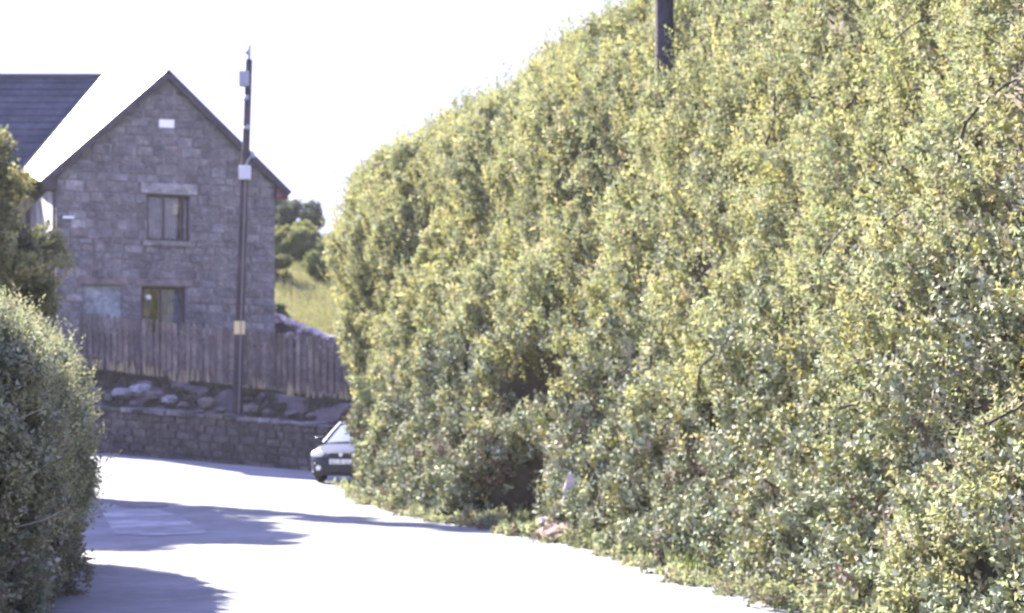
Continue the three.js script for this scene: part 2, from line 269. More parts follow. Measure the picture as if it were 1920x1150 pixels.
  const ridgeR = at(197, 144.5, 64), ridgeY = ridgeR.y, xl = at(-420, 144, 64).x, slates = [0, 1, 2, 3].map((k) => worn(0.036 + 0.006 * k, 0.036 + 0.006 * k, 0.044 + 0.007 * k, 0.75, 0.008));
  const rows = 15, drop = 3.9;
  for (let k = 0; k < rows; k++) {
    const y0 = ridgeY - drop * k / rows, y1 = ridgeY - drop * (k + 1) / rows, d0 = 64 - (ridgeY - y0), d1 = 64 - (ridgeY - y1);
    const bx = (y, D) => lerp(ridgeR.x, at(40, 322, 60.6).x, (ridgeY - y) / (ridgeY - at(40, 322, 60.6).y)) + 0.02;
    const q = [V(xl, y0, -d0), V(xl, y1 - 0.0, -d1 + 0.03), V(bx(y1), y1 - 0.0, -d1 + 0.03), V(bx(y0), y0, -d0)].map((v) => P(v).add(V(0, 0.03, 0)));
    part('slate_course', slab(q, 0.05), slates[Math.floor(r() * 4)], rear);
  }
  part('ridge_tile', tube([P(V(xl, ridgeY + 0.04, -64)), P(V(ridgeR.x, ridgeY + 0.04, -64))], 0.09, 0.09, 6, 8), worn(0.1, 0.09, 0.1), rear);
  part('roof', slab([P(V(xl, ridgeY, -64.02)), P(V(ridgeR.x, ridgeY, -64.02)), P(V(ridgeR.x, ridgeY - drop, -68)), P(V(xl, ridgeY - drop, -68))], 0.1), slates[1], rear);
  part('wall', planar(box(ridgeR.x - xl - 3.2, ridgeY - drop - 2.0, 6.6, 0, 0, 0).translate((ridgeR.x + xl - 3.2) / 2 - o.x, (ridgeY - drop - 2.0) / 2 - 0.4, -64 - o.z), 0.6), worn(0.26, 0.25, 0.24, 0.95, 0.03), rear);
}

// ------------------------------------------------------------------ roadside wall, bank stones, fence
{
  const r = rng(21), yaw = Math.atan2(-WD[1], WD[0]) ;        // local x runs along the wall, local z faces the lane
  const turn = Math.atan2(WD[1], WD[0]);
  const wall = tag(group('roadside_wall', O[0], 0, -O[1], Math.atan2(-0.37 * -1, 0.93) * -1), 'low dark rubble stone wall along the far edge of the lane', 'wall');
  wall.rotation.y = -Math.atan2(0.37, 0.93);
  // local x = along wall (right end nearer), z = towards lane
  const x0 = -12, x1 = 9, base = (u) => { const [x, D] = uv2(u, 0); return roadY(x, D) - 0.15; };
  const core = []; for (let u = x0; u < x1; u += 0.5) { const b = base(u), t = wallTop(u + 0.25) - 0.05; const g = box(0.5, t - b, 0.4, u + 0.25, (t + b) / 2, -0.25); core.push(g); }
  part('core', planar(merge(core), 0.5), worn(0.11, 0.096, 0.083, 1, 0.02), wall);
  const all = [];
  for (let u = x0; u < x1;) {                    // irregular columns of stones so that courses can follow the slope
    const nCourse = 6;
    u = x1; for (let c = 0; c < nCourse; c++) { let x = x0; while (x < x1) { const w = 0.22 + 0.34 * r(); const y = (q, k) => lerp(base(q) + 0.05, wallTop(q) - 0.03, clamp(k / nCourse + 0.035 * noise(q * 1.7, c * 3, 0) * (k > 0 && k < nCourse ? 1 : 0), 0, 1)); all.push({ poly: [[x, y(x, c)], [x + w, y(x + w, c)], [x + w, y(x + w, c + 1)], [x, y(x, c + 1)]], x }); x += w; } }
  }
  const rest = []; let n = 0;
  for (const s of all) { const g = stoneGeo(s.poly, 0.018 + 0.03 * r(), r, -0.04, 0.045); g.translate(0, 0, -0.05); if (s.x > -7.6 && s.x < 1.4 && n < 170) { part('stone', g, wallMats[Math.floor(r() * 5)], wall); n++; } else rest.push(g); }
  part('hidden_stones', merge(rest), wallMats[0], wall).userData.kind = 'stuff';
  for (let x = -9; x < 3;) { const w = 0.25 + 0.45 * r(), h = 0.06 + 0.1 * r(), g = box(w - 0.02, h, 0.46 + 0.1 * r(), 0, 0, 0, 0.025); g.rotateZ(-0.065 + (r() - 0.5) * 0.12); g.rotateY((r() - 0.5) * 0.25); g.translate(x + w / 2, wallTop(x + w / 2) + h / 2 - 0.05, -0.22); part('coping_stone', planar(g, 0.7), r() < 0.45 ? stoneMats[Math.floor(r() * 6)] : wallMats[Math.floor(r() * 5)], wall); x += w; }

  // loose stones on the bank
  function boulder(w, h, d, seed) { const g0 = new THREE.IcosahedronGeometry(0.5, 2), p = g0.attributes.position; for (let i = 0; i < p.count; i++) { const x = p.getX(i), y = p.getY(i), z = p.getZ(i), k = 1 + 0.45 * noise(x * 2.2 + seed, y * 2.2, z * 2.2) + 0.18 * noise(x * 5 + seed, y * 5, z * 5); p.setXYZ(i, clamp(x * k, -0.46, 0.46) * w, clamp(y * k, -0.44, 0.44) * h, clamp(z * k, -0.46, 0.46) * d); } return planar(g0, 0.7); }
  const rocks = [[232, 733, 0.7, 0.36], [262, 726, 0.62, 0.4], [290, 738, 0.6, 0.34], [318, 746, 0.5, 0.3], [205, 742, 0.4, 0.25], [345, 757, 0.35, 0.22], [388, 752, 0.52, 0.42], [374, 772, 0.3, 0.2], [470, 764, 0.46, 0.3], [500, 772, 0.3, 0.2], [415, 768, 0.28, 0.2], [545, 774, 0.4, 0.24], [585, 778, 0.34, 0.22], [178, 730, 0.4, 0.28], [300, 765, 0.3, 0.16], [250, 755, 0.34, 0.2]];
  rocks.forEach(([px, py, w, h], i) => {
    // walk the ray until it meets the bank
    let D = 51; for (; D < 58; D += 0.02) { const p = at(px, py + h * 30, D), [u, v] = toUV(p.x, D); if (v > 0.25 && p.y <= landY(u, v)) break; }
    const p = at(px, py + h * 30, D), [u, v] = toUV(p.x, D), big = w > 0.48;
    const m = top('bank_stone', boulder(w, h, w * 0.8, i * 7.3), big ? (i === 1 || i === 0 || i === 3 ? worn(0.25, 0.25, 0.26, 0.9, 0.02) : wallMats[3]) : wallMats[3]);
    m.position.set(p.x, landY(u, v) + h * 0.22, -D); m.rotation.y = r() * 6;
    tag(m, [0, 1, 3].includes(i) ? 'pale grey boulder in the small heap on the bank above the roadside wall' : big ? 'large dull boulder lying on the bank above the roadside wall' : 'small dark stone lying on the bank above the roadside wall', 'stone', 'loose stones on the bank');
  });

  // paling fence
  const fence = tag(group('paling_fence', ...(() => { const [x, D] = uv2(0, 1.75); return [x, 0, -D]; })(), -Math.atan2(0.37, 0.93)), 'tall weathered timber paling fence on the bank below stone house', 'fence');
  const woods = [[0.165, 0.135, 0.115], [0.19, 0.155, 0.13], [0.135, 0.11, 0.095], [0.215, 0.18, 0.15], [0.15, 0.132, 0.118]].map(([a, b, c]) => worn(a, b, c, 0.95, 0.006));
  for (let x = -11; x < 4.5; x += 0.195 + 0.02 * r()) {
    const w = 0.118 + 0.025 * r(), y0 = fenceBase(x) + 0.03 + 0.06 * r(), y1 = fenceBase(x) + 1.58 + 0.07 * r() + 0.12 * smooth(-2, 2, x);
    const s = new THREE.Shape([[-w / 2, 0], [w / 2, 0], [w / 2, y1 - y0 - 0.03], [w / 2 - 0.03, y1 - y0], [-w / 2 + 0.03, y1 - y0], [-w / 2, y1 - y0 - 0.03]].map(([a, b]) => new THREE.Vector2(a, b)));
    const g = new THREE.ExtrudeGeometry(s, { depth: 0.022, bevelEnabled: false }); g.rotateZ((r() - 0.5) * 0.03); g.translate(x, y0, 0);
    part('board', planar(g, 0.9), woods[Math.floor(r() * 5)], fence);
  }
  for (const dy of [0.42, 1.22]) { const p = [V(-11.1, fenceBase(-11.1) + dy, -0.03), V(4.6, fenceBase(4.6) + dy, -0.03)], l = p[0].distanceTo(p[1]), g = box(l, 0.09, 0.045); g.rotateZ(Math.atan2(p[1].y - p[0].y, p[1].x - p[0].x)); g.translate((p[0].x + p[1].x) / 2, (p[0].y + p[1].y) / 2, -0.026); part('rail', planar(g), woods[2], fence); }
  for (let x = -10.2; x < 4.6; x += 2.4) part('post', planar(box(0.11, 2.0, 0.11, x, fenceBase(x) + 0.6, -0.11)), woods[4], fence);

  const sunPaintedStones = [[0.5, 0.44, 0.44], [0.56, 0.5, 0.49], [0.42, 0.35, 0.36]].map(([a, b, c]) => worn(a, b, c, 0.9, 0.02));  // pale tone stands for sunlight; the wall itself lies in shade
  // far dry stone wall in the field
  const far = tag(group('field_wall', 0, 0, 0), 'tumbledown dry stone wall with sunlight painted into its pale stones, running from house corner behind fence', 'wall');
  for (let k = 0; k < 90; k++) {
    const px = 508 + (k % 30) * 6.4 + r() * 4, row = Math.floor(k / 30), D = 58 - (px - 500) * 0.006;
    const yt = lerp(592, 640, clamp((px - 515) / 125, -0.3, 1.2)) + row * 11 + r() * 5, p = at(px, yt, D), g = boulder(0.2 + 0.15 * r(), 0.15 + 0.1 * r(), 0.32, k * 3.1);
    g.rotateY(r() * 6); g.translate(p.x, p.y, p.z + (r() - 0.5) * 0.15); part('stone', g, sunPaintedStones[Math.floor(r() * 3)], far);
  }
  const fc = []; for (let k = 0; k < 24; k++) { const px = 500 + k * 9.5, D = 58 - (px - 500) * 0.006, p = at(px, lerp(592, 640, clamp((px - 515) / 125, -0.3, 1.2)) + 8, D), q = toUV(p.x, D), b = landY(q[0], q[1]) - 0.2; fc.push(box(0.16, Math.max(0.1, p.y - b), 0.3, p.x, (p.y + b) / 2, p.z)); }
  part('core', planar(merge(fc), 0.5), wallMats[1], far);
}

// ------------------------------------------------------------------ telegraph poles
{
  const wood = worn(0.06, 0.048, 0.046, 0.9, 0.008), metal = material(0.3, 0.31, 0.34, 0.5, { metalness: 0.4 }), grey = material(0.27, 0.28, 0.33, 0.6), white = material(0.5, 0.51, 0.53, 0.5);
  const b = at(443, 782, 52), t = at(467, 112, 52), P = (px, py, dz = 0) => at(px, py, 52).sub(b).add(V(0, 0, dz));
  const [u, v] = toUV(b.x, 52), foot = landY(u, v) - 0.25;
  const pole = tag(group('telegraph_pole', b.x, b.y, b.z), 'leaning wooden telegraph pole with grey box near its top, behind the roadside wall', 'pole');
  part('shaft', planar(tube([V(0, foot - b.y, 0), P(455, 445), P(467, 112)], 0.145, 0.09, 20, 12)), wood, pole);
  part('top_spike', tube([P(466.5, 125), P(467, 100), P(468, 84)], 0.05, 0.035, 6, 8), grey, pole);
  part('insulator', new THREE.SphereGeometry(0.07, 12, 10).translate(...P(464, 98, 0.02).toArray()), grey, pole);
  part('transformer_box', box(0.27, 0.42, 0.22, 0, 0, 0, 0.04).translate(...P(458.5, 149, 0.1).toArray()), grey, pole, 'grey box strapped near pole top');
  part('junction_box', box(0.31, 0.38, 0.16, 0, 0, 0, 0.02).translate(...P(460, 325, 0.14).toArray()), white, pole, 'pale grey junction box halfway up');
  part('bracket', merge([tube([P(461, 312, 0.1), P(468, 298, 0.1), P(476, 291, 0.1)], 0.03, 0.025, 6, 6), tube([P(473, 286, 0.1), P(478, 296, 0.1)], 0.05, 0.05, 4, 8)]), metal, pole);
  part('conduit', tube([P(461, 340, 0.13), P(456.5, 480, 0.13), P(452, 640, 0.14), P(449, 776, 0.14)], 0.018, 0.018, 16, 6), material(0.2, 0.18, 0.18, 0.7), pole);
  part('warning_plate', new THREE.CylinderGeometry(0.15, 0.15, 0.36, 20).translate(...P(448.7, 615).toArray()), material(0.62, 0.5, 0.24, 0.6), pole, 'faded yellow band wrapped around pole');
  for (const y of [180, 235]) part('cable_clip', tube([P(464.5, y, 0), P(461, y + 8, 0.02)], 0.1, 0.1, 3, 8), metal, pole);
  const q = tag(group('telegraph_pole', 2.0, 0, -25), 'dark thick telegraph pole rising out of the hedgerow top', 'pole');
  part('shaft', planar(tube([V(0, -0.4, 0), V(0, 5, 0), V(-0.02, 9.6, 0)], 0.145, 0.115, 20, 14)), worn(0.06, 0.052, 0.06, 0.9, 0.01), q);
  part('crossarm', planar(box(1.5, 0.1, 0.1, 0, 9.2, 0.16)), wood, q);
  for (const x of [-0.6, -0.25, 0.25, 0.6]) part('insulator', new THREE.CylinderGeometry(0.03, 0.045, 0.12, 10).translate(x, 9.32, 0.16), white, q);
}

// ------------------------------------------------------------------ car coming round the bend
{
  const yaw = -14 * Math.PI / 180, front = at(640, 862, 43.1), cx = front.x + Math.sin(-yaw) * 1.9, cz = front.z - Math.cos(yaw) * 1.9;
  const car = tag(group('car', cx, roadY(cx, -cz) + 0.012, cz, yaw), 'dark navy hatchback car with bright windscreen coming round the bend beside hedgerow', 'car');
  const paint = new THREE.MeshPhysicalMaterial({ color: rgb(0.014, 0.017, 0.034), metalness: 0, roughness: 0.35, clearcoat: 0.4, clearcoatRoughness: 0.1 });
  const black = material(0.018, 0.018, 0.022, 0.55), rubber = material(0.02, 0.02, 0.02, 0.85), dark = new THREE.MeshPhysicalMaterial({ color: rgb(0.02, 0.025, 0.03), roughness: 0.04, clearcoat: 1 });
  const lens = new THREE.MeshPhysicalMaterial({ color: rgb(0.8, 0.82, 0.85), roughness: 0.1, clearcoat: 1 });
  // lower body: z, half width, bottom, shoulder height
  const st = [[-1.93, 0.66, 0.36, 0.8], [-1.86, 0.78, 0.26, 0.9], [-1.5, 0.82, 0.2, 0.95], [-0.6, 0.83, 0.19, 0.94], [0.3, 0.83, 0.19, 0.93], [0.95, 0.83, 0.2, 0.91], [1.4, 0.82, 0.22, 0.85], [1.72, 0.79, 0.24, 0.76], [1.88, 0.72, 0.28, 0.68], [1.94, 0.6, 0.36, 0.58]];
  const ring = ([z, w, b, t]) => { const h = t - b, a = []; for (const [x, y] of [[0, 0], [0.86, 0], [0.97, 0.1], [1, 0.35], [1, 0.62], [0.97, 0.82], [0.9, 0.95], [0.75, 1], [0, 1.03]]) a.push([x * w, b + y * h]); const m = a.slice(1, -1).reverse().map(([x, y]) => [-x, y]); return [...a, ...m].map(([x, y]) => V(x, y, z)); };
  const loft = (rings) => { const n = rings[0].length, pos = [], idx = []; rings.forEach((q) => q.forEach((v) => pos.push(v.x, v.y, v.z))); for (let i = 0; i < rings.length - 1; i++) for (let j = 0; j < n; j++) { const a = i * n + j, b = i * n + (j + 1) % n, c = a + n, d = b + n; idx.push(a, b, c, b, d, c); } for (const [i, f] of [[0, 0], [rings.length - 1, 1]]) for (let j = 1; j < n - 1; j++) idx.push(...(f ? [i * n, i * n + j, i * n + j + 1] : [i * n, i * n + j + 1, i * n + j])); const g = new THREE.BufferGeometry(); g.setAttribute('position', new THREE.Float32BufferAttribute(pos, 3)); g.setIndex(idx); g.computeVertexNormals(); return g; };
  part('body', loft(st.map(ring)), paint, car);
  const quad = (a, b, c, d, bulge = 0) => { const pos = [], n = 8; const P = (s, t) => { const p = a.clone().lerp(b, s).lerp(d.clone().lerp(c, s), t), nn = V(0, 0, 0).crossVectors(b.clone().sub(a), d.clone().sub(a)).normalize(); return p.addScaledVector(nn, bulge * 4 * s * (1 - s)); }; for (let i = 0; i < n; i++) for (let j = 0; j < n; j++) { const q = [P(i / n, j / n), P((i + 1) / n, j / n), P((i + 1) / n, (j + 1) / n), P(i / n, (j + 1) / n)]; for (const k of [0, 1, 2, 0, 2, 3]) pos.push(q[k].x, q[k].y, q[k].z); } const g = new THREE.BufferGeometry(); g.setAttribute('position', new THREE.Float32BufferAttribute(pos, 3)); g.computeVertexNormals(); return g; };
  const w0 = 0.75, w1 = 0.58, yb = 0.9, yt = 1.37, zf = 0.98, zr = 0.22, zt = -1.15, zb = -1.75;
  // cabin shell: roof slab and pillars
  part('roof', loft([[zr + 0.05, 0], [zr - 0.25, 0.035], [zt + 0.2, 0.04], [zt, 0]].map(([z, k]) => [[-w1, yt - 0.05], [w1, yt - 0.05], [w1 + 0.02, yt + 0.0], [w1 - 0.1, yt + 0.03 + k], [0, yt + 0.04 + k], [-w1 + 0.1, yt + 0.03 + k], [-w1 - 0.02, yt]].map(([x, y]) => V(x, y, z)))), paint, car);
  for (const s of [-1, 1]) { for (const [z0, z1] of [[zf, zr], [-0.3, -0.34], [zb, zt]]) part('pillar', tube([V(s * w0, yb, z0), V(s * (w0 + w1) / 2 + s * 0.01, (yb + yt) / 2, (z0 + z1) / 2), V(s * w1, yt, z1)], 0.045, 0.04, 6, 6), paint, car); }
  const screen = new THREE.MeshPhysicalMaterial({ color: rgb(0.16, 0.18, 0.19), roughness: 0.06, ior: 2.3, clearcoat: 1, clearcoatRoughness: 0.02 });  // sky glare put into a paler base colour and a raised reflection
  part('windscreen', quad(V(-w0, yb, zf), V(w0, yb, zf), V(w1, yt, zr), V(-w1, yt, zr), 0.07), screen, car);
  part('rear_window', quad(V(w0, yb, zb), V(-w0, yb, zb), V(-w1, yt, zt), V(w1, yt, zt), 0.05), dark, car);
  part('side_window', quad(V(w0, yb, zf), V(w0, yb, zb), V(w1, yt, zt), V(w1, yt, zr), 0.01), dark, car); part('side_window', quad(V(-w0, yb, zb), V(-w0, yb, zf), V(-w1, yt, zr), V(-w1, yt, zt), 0.01), dark, car);
  part('wiper', tube([V(-0.5, yb + 0.03, zf + 0.02), V(0, yb + 0.05, zf + 0.09), V(0.4, yb + 0.07, zf + 0.03)], 0.012, 0.012, 8, 5), black, car);
  part('grille', box(0.62, 0.13, 0.05, 0, 0.64, 1.91, 0.03), black, car);
  part('bonnet_badge', new THREE.CylinderGeometry(0.045, 0.045, 0.03, 20).rotateX(Math.PI / 2).translate(0, 0.66, 1.945), lens, car);
  const bump = part('bumper', merge([box(1.3, 0.24, 0.16, 0, 0.36, 1.9, 0.05), box(1.45, 0.1, 0.3, 0, 0.235, 1.72, 0.04)]), black, car);
  for (const s of [-1, 1]) { part('fog_lamp', new THREE.CylinderGeometry(0.06, 0.06, 0.04, 20).rotateX(Math.PI / 2).translate(s * 0.52, 0.36, 1.975), lens, bump);
    const hl = new THREE.SphereGeometry(1, 20, 14); hl.scale(0.2, 0.1, 0.12); hl.rotateY(s * 0.5); hl.translate(s * 0.6, 0.665, 1.8); part('headlight', hl, lens, car);
    const mi = box(0.2, 0.14, 0.1, s * 0.94, 0.99, 0.72, 0.04); const mm = part('wing_mirror', mi, paint, car); part('mirror_glass', box(0.16, 0.1, 0.006, s * 0.94, 0.99, 0.667), dark, mm);
    for (const z of [1.2, -1.25]) { const wh = part('wheel', new THREE.TorusGeometry(0.215, 0.085, 12, 28).scale(1, 1, 1.15).rotateY(Math.PI / 2).translate(s * 0.735, 0.29, z), rubber, car); part('rim', new THREE.CylinderGeometry(0.175, 0.175, 0.1, 24).rotateZ(Math.PI / 2).translate(s * 0.76, 0.29, z), material(0.45, 0.46, 0.48, 0.35, { metalness: 0.7 }), wh);
      part('wheel_arch', new THREE.TorusGeometry(0.315, 0.035, 8, 24, Math.PI).rotateY(Math.PI / 2).translate(s * 0.815, 0.29, z), black, car); } }
  const plate = part('number_plate', box(0.52, 0.115, 0.02, 0, 0.5, 1.965), material(0.8, 0.8, 0.8, 0.5), car);
  // dark strokes of the plate characters, unreadable in the photograph
  const strokes = []; for (const [x, w, h, y] of [[-0.2, 0.014, 0.08, 0], [-0.18, 0.035, 0.012, 0.034], [-0.18, 0.035, 0.012, 0], [-0.18, 0.035, 0.012, -0.034], [-0.11, 0.014, 0.08, 0], [-0.02, 0.014, 0.08, 0], [0.01, 0.05, 0.012, 0.034], [0.03, 0.014, 0.08, 0], [0.12, 0.014, 0.08, 0], [0.19, 0.014, 0.08, 0], [0.17, 0.04, 0.012, -0.034]]) strokes.push(box(w, h, 0.004, x, 0.5 + y, 1.978));
  part('lettering', merge(strokes), black, plate);
}

// ------------------------------------------------------------------ foliage
function leafGeo(L, w, fold, droop) { const p = [[0, 0, 0], [-w, L * 0.42, fold], [w, L * 0.42, fold], [0, L, -droop], [0, L * 0.45, 0]], out = []; for (const k of [0, 2, 4, 0, 4, 1, 4, 2, 3, 4, 3, 1]) out.push(...p[k]); const g = new THREE.BufferGeometry(); g.setAttribute('position', new THREE.Float32BufferAttribute(out, 3)); return g; }
function sprig(n, L, w, len, seed, up = 0) {
  const r = rng(seed), list = [];
  for (let i = 0; i < n; i++) { const g = leafGeo(L * (0.75 + 0.5 * r()), w * (0.75 + 0.5 * r()), w * 0.35, L * 0.18); g.rotateX(0.5 + 0.9 * r()); g.rotateY(i * 2.4 + r()); g.rotateZ((r() - 0.5) * 0.5); g.translate((r() - 0.5) * 0.02, len * (i + 0.3) / n - len / 2, (r() - 0.5) * 0.02); list.push(g); }
  const g = mergeGeometries(list); g.computeVertexNormals(); return g;
}
const leafMat = (rough, through) => new THREE.MeshPhysicalMaterial({ color: 0xffffff, roughness: rough, side: THREE.DoubleSide, transmission: through, thickness: 0, ior: 1.4, specularIntensity: 0.6 });
const mSoft = leafMat(1, 0.35), mGloss = leafMat(0.75, 0);
const gShrub = sprig(8, 0.064, 0.022, 0.18, 1), gRound = sprig(7, 0.062, 0.029, 0.16, 2), gFine = sprig(9, 0.042, 0.013, 0.15, 3), gShoot = sprig(16, 0.055, 0.014, 0.5, 4);
class Leaves {
  constructor() { this.m = []; this.c = []; }
  add(p, scale, dir, r, color, v = 0.25) {
    const q = new THREE.Quaternion().setFromUnitVectors(V(0, 1, 0), V(dir.x + (r() - 0.5) * 1.3, dir.y + (r() - 0.5) * 1.3, dir.z + (r() - 0.5) * 1.3).normalize()).multiply(new THREE.Quaternion().setFromAxisAngle(V(0, 1, 0), r() * 6.283));
    const s = scale * (0.75 + 0.5 * r()); this.m.push(new THREE.Matrix4().compose(p, q, V(s, s, s))); const k = 1 - v + 2 * v * r(), h = 1 + (r() - 0.5) * 0.2; this.c.push([color[0] * k * h, color[1] * k, color[2] * k]);
  }
  build(name, geo, mat, parent) { const im = new THREE.InstancedMesh(geo, mat, this.m.length), c = new THREE.Color(); this.m.forEach((m, i) => { im.setMatrixAt(i, m); im.setColorAt(i, c.setRGB(...this.c[i])); }); im.name = name; im.userData.kind = 'stuff'; parent.add(im); return im; }
}
const mix3 = (a, b, t) => a.map((v, i) => lerp(v, b[i], t));
const matCore = worn(0.12, 0.1, 0.07, 1, 0.05), matBranch = worn(0.1, 0.085, 0.07, 0.95, 0.01);

// a hedge along a path; side = +1 when its body lies to the right of travel
function hedge(o) {
  const { path, prof, side, seed } = o, swell = o.swell ?? (() => 1), r = rng(seed), curve = new THREE.CatmullRomCurve3(path.map(([x, D]) => V(x, 0, -D))), len = curve.getLength();
  const profile = (D, v) => { const [A, B] = prof, w = smooth(o.blend[0], o.blend[1], D), k = v * (A.length - 1), i = Math.min(A.length - 2, Math.floor(k)), f = k - i; return [0, 1].map((c) => lerp(lerp(A[i][c], A[i + 1][c], f), lerp(B[i][c], B[i + 1][c], f), w) * (c ? swell(D) : 1)); };
  const surf = (t, v, depth = 0) => {
    const p = curve.getPointAt(t), g = curve.getTangentAt(t), inn = V(-g.z, 0, g.x).multiplyScalar(side), D = -p.z;
    const [a, h] = profile(D, v), [a2, h2] = profile(D, Math.min(1, v + 0.02)), [a1, h1] = profile(D, Math.max(0, v - 0.02)), da = a2 - a1, dh = h2 - h1, l = Math.hypot(da, dh) || 1;
    const out = inn.clone().multiplyScalar(-dh / l).add(V(0, da / l, 0)).normalize();
    const q = p.clone().addScaledVector(inn, a).add(V(0, h, 0));
    const B = o.bump(q, h);
    q.addScaledVector(out, B - depth); q.y = Math.max(q.y, 0.01);
    return { q, out, h, D, inn };
  };
  return { r, curve, len, surf };
}
{
  const near = [[0.0, 0], [0.14, 0.4], [0.38, 0.9], [0.68, 1.6], [0.98, 2.5], [1.22, 3.6], [1.48, 4.8], [1.8, 5.9], [2.35, 6.75], [3.4, 7.3], [5.2, 7.5]];
  const far = [[0.1, 0], [0.05, 0.4], [0, 0.9], [-0.05, 1.6], [-0.12, 2.4], [-0.32, 3.4], [-0.5, 4.4], [-0.5, 5.4], [-0.25, 6.3], [0.6, 6.95], [2.4, 7.1]];
  // recesses seen in the photograph: path distance D, height, half sizes, depth
  const pits = [[26.3, 0.3, 1.5, 0.85, 1.3], [27.3, 2.05, 1.25, 0.48, 1.2], [11.6, 3.2, 0.5, 0.8, 0.2], [16.6, 4.4, 0.5, 0.35, 0.3], [36.5, 3.9, 1.3, 0.5, 0.3], [13.1, 3.3, 0.4, 0.4, 0.3]];
  const pit = (D, h) => { let b = 0; for (const [d, y, a, c, k] of pits) { const e = Math.hypot(Math.abs(D - d) / a, Math.abs(h - y) / c); if (e < 1.3) b = Math.max(b, k * (1 - smooth(0.85, 1.15, e))); } return b; };
  const bump = (q, h) => 0.34 * noise(q.x * 0.75, q.y * 0.75, q.z * 0.75) * smooth(0, 1.5, h) + 0.24 * noise(q.x * 1.9, q.y * 1.9, q.z * 1.9) + 0.12 * noise(q.x * 4.3, q.y * 4.3, q.z * 4.3) - pit(-q.z, h);
  const path = [[4.1, 5], ...R.slice(2)];
  const hd = hedge({ path, prof: [near, far], blend: [29, 41], side: 1, seed: 77, bump, swell: (D) => 1 + 0.1 * Math.exp(-(((D - 28) / 6) ** 2)) });
  const root = tag(group('hedgerow', 0.06, 0, -22.4), 'tall sprawling sunlit hedgerow of yellow-green shrubs and ivy along the lane', 'hedge'), base = root.position;
  const { r, surf } = hd;
  // solid sheet for bank and stems, added to block light behind the leaves
  const nu = 150, nv = 40, rows = []; for (let j = 0; j < nv; j++) { const row = []; for (let i = 0; i < nu; i++) row.push(surf(i / (nu - 1), j / (nv - 1), 0.42).q.sub(base)); rows.push(row); }
  matCore.side = THREE.DoubleSide; part('bank', sheet(rows, nu, nv), matCore, root, 'dark sheet for the earth and stems of the bank, added to block light behind the leaves');
  const yellow = [0.38, 0.365, 0.135], lime = [0.3, 0.32, 0.16], olive = [0.16, 0.165, 0.09], grey = [0.26, 0.28, 0.185], pale = [0.44, 0.445, 0.31], deep = [0.1, 0.115, 0.07], brown = [0.26, 0.2, 0.14], straw = [0.45, 0.415, 0.235];
  const A = new Leaves(), B = new Leaves(), C = new Leaves(), N = 185000;
  for (let i = 0; i < N; i++) {
    const t = r(), v = Math.pow(r(), 0.95), depth = Math.pow(r(), 1.6) * 0.5, s = surf(t, v, depth), D = s.D;
    const sc = clamp(0.55 + D * 0.0215, 0.8, 1.5);
    if (D < 6 || r() > clamp(1.6 / (sc * sc), 0, 1) * (v > 0.85 ? 0.5 : 1)) continue;
    const p = s.q; if (p.y < 0.02) p.y = 0.02 + 0.08 * r();
    const gap = noise(p.x * 2.6 + 9, p.y * 2.6, p.z * 2.6) + 0.8 * noise(p.x * 6.5, p.y * 6.5 + 4, p.z * 6.5); if (gap < -0.17 && depth < 0.32) continue;
    if (pit(D, s.h) > 0.5 && r() < 0.72) continue;
    const kind = noise(p.x * 0.55, p.y * 0.55 + 20, p.z * 0.55) + 0.5 * noise(p.x * 1.7, p.y * 1.7 + 7, p.z * 1.7), hue = noise(p.x * 1.1 + 40, p.y * 1.1, p.z * 1.1) + 0.6 * noise(p.x * 3.1, p.y * 3.1 + 40, p.z * 3.1);
    const ivy = s.h < 2.3 + kind * 2.4 + (r() - 0.5) * 2.2;
    const k = r();
    let col;
    if (ivy) col = k < 0.42 ? mix3(grey, lime, clamp(0.4 + hue, 0, 1)) : k < 0.62 ? pale : k < 0.8 ? olive : k < 0.87 ? deep : hue > 0.15 && s.h < 1.8 ? brown : yellow;
    else col = k < 0.48 ? mix3(yellow, lime, clamp(0.5 + hue, 0, 1)) : k < 0.62 ? straw : k < 0.85 ? mix3(lime, olive, clamp(0.3 + hue, 0, 1)) : grey;
    if (s.h < 1.3 && hue > 0.34 && k < 0.25) col = brown;
    const dir = s.out.clone().multiplyScalar(0.6).add(V(0, 0.7, 0));
    p.sub(base);
    if (ivy) B.add(p, sc, dir, r, col, 0.3); else A.add(p, sc, dir, r, col, 0.25);
  }
  // upright young shoots, thickest on the skyline
  for (let i = 0; i < 9000; i++) { const t = r(), v = 0.3 + 0.68 * Math.sqrt(r()), s = surf(t, v, -0.04 - 0.22 * r() * r() - (v > 0.6 ? 0.12 * r() : 0)); if (s.D < 8 || noise(s.q.x * 1.3, s.q.y * 1.3, s.q.z * 1.3) < -0.12) continue; C.add(s.q.sub(base), 0.5 + 0.75 * r(), V(0, 1, 0).addScaledVector(s.out, 0.35), r, r() < 0.45 ? yellow : r() < 0.5 ? lime : olive, 0.25); }
  A.build('foliage', gShrub, mSoft, root).userData.label = 'small yellow-green shrub leaves'; B.build('ivy', gRound, mGloss, root).userData.label = 'greyer glossy ivy and bramble leaves on the bank'; C.build('shoots', gShoot, mSoft, root);
  // dark twigs that cross the face of the hedge
  for (let i = 0; i < 70; i++) { const t = 0.12 + 0.62 * r(), v = 0.2 + 0.62 * r(), pts = []; for (let k = 0; k < 4; k++) pts.push(surf(clamp(t - k * 0.006 * (0.5 + r()), 0, 1), clamp(v + k * 0.022, 0, 1), 0.06 - 0.04 * k + 0.05 * r()).q.sub(base)); part('branch', tube(pts, 0.018, 0.007, 8, 5), matBranch, root); }
  // bleached bramble canes low down
  const cane = worn(0.34, 0.26, 0.2, 0.9, 0.003);
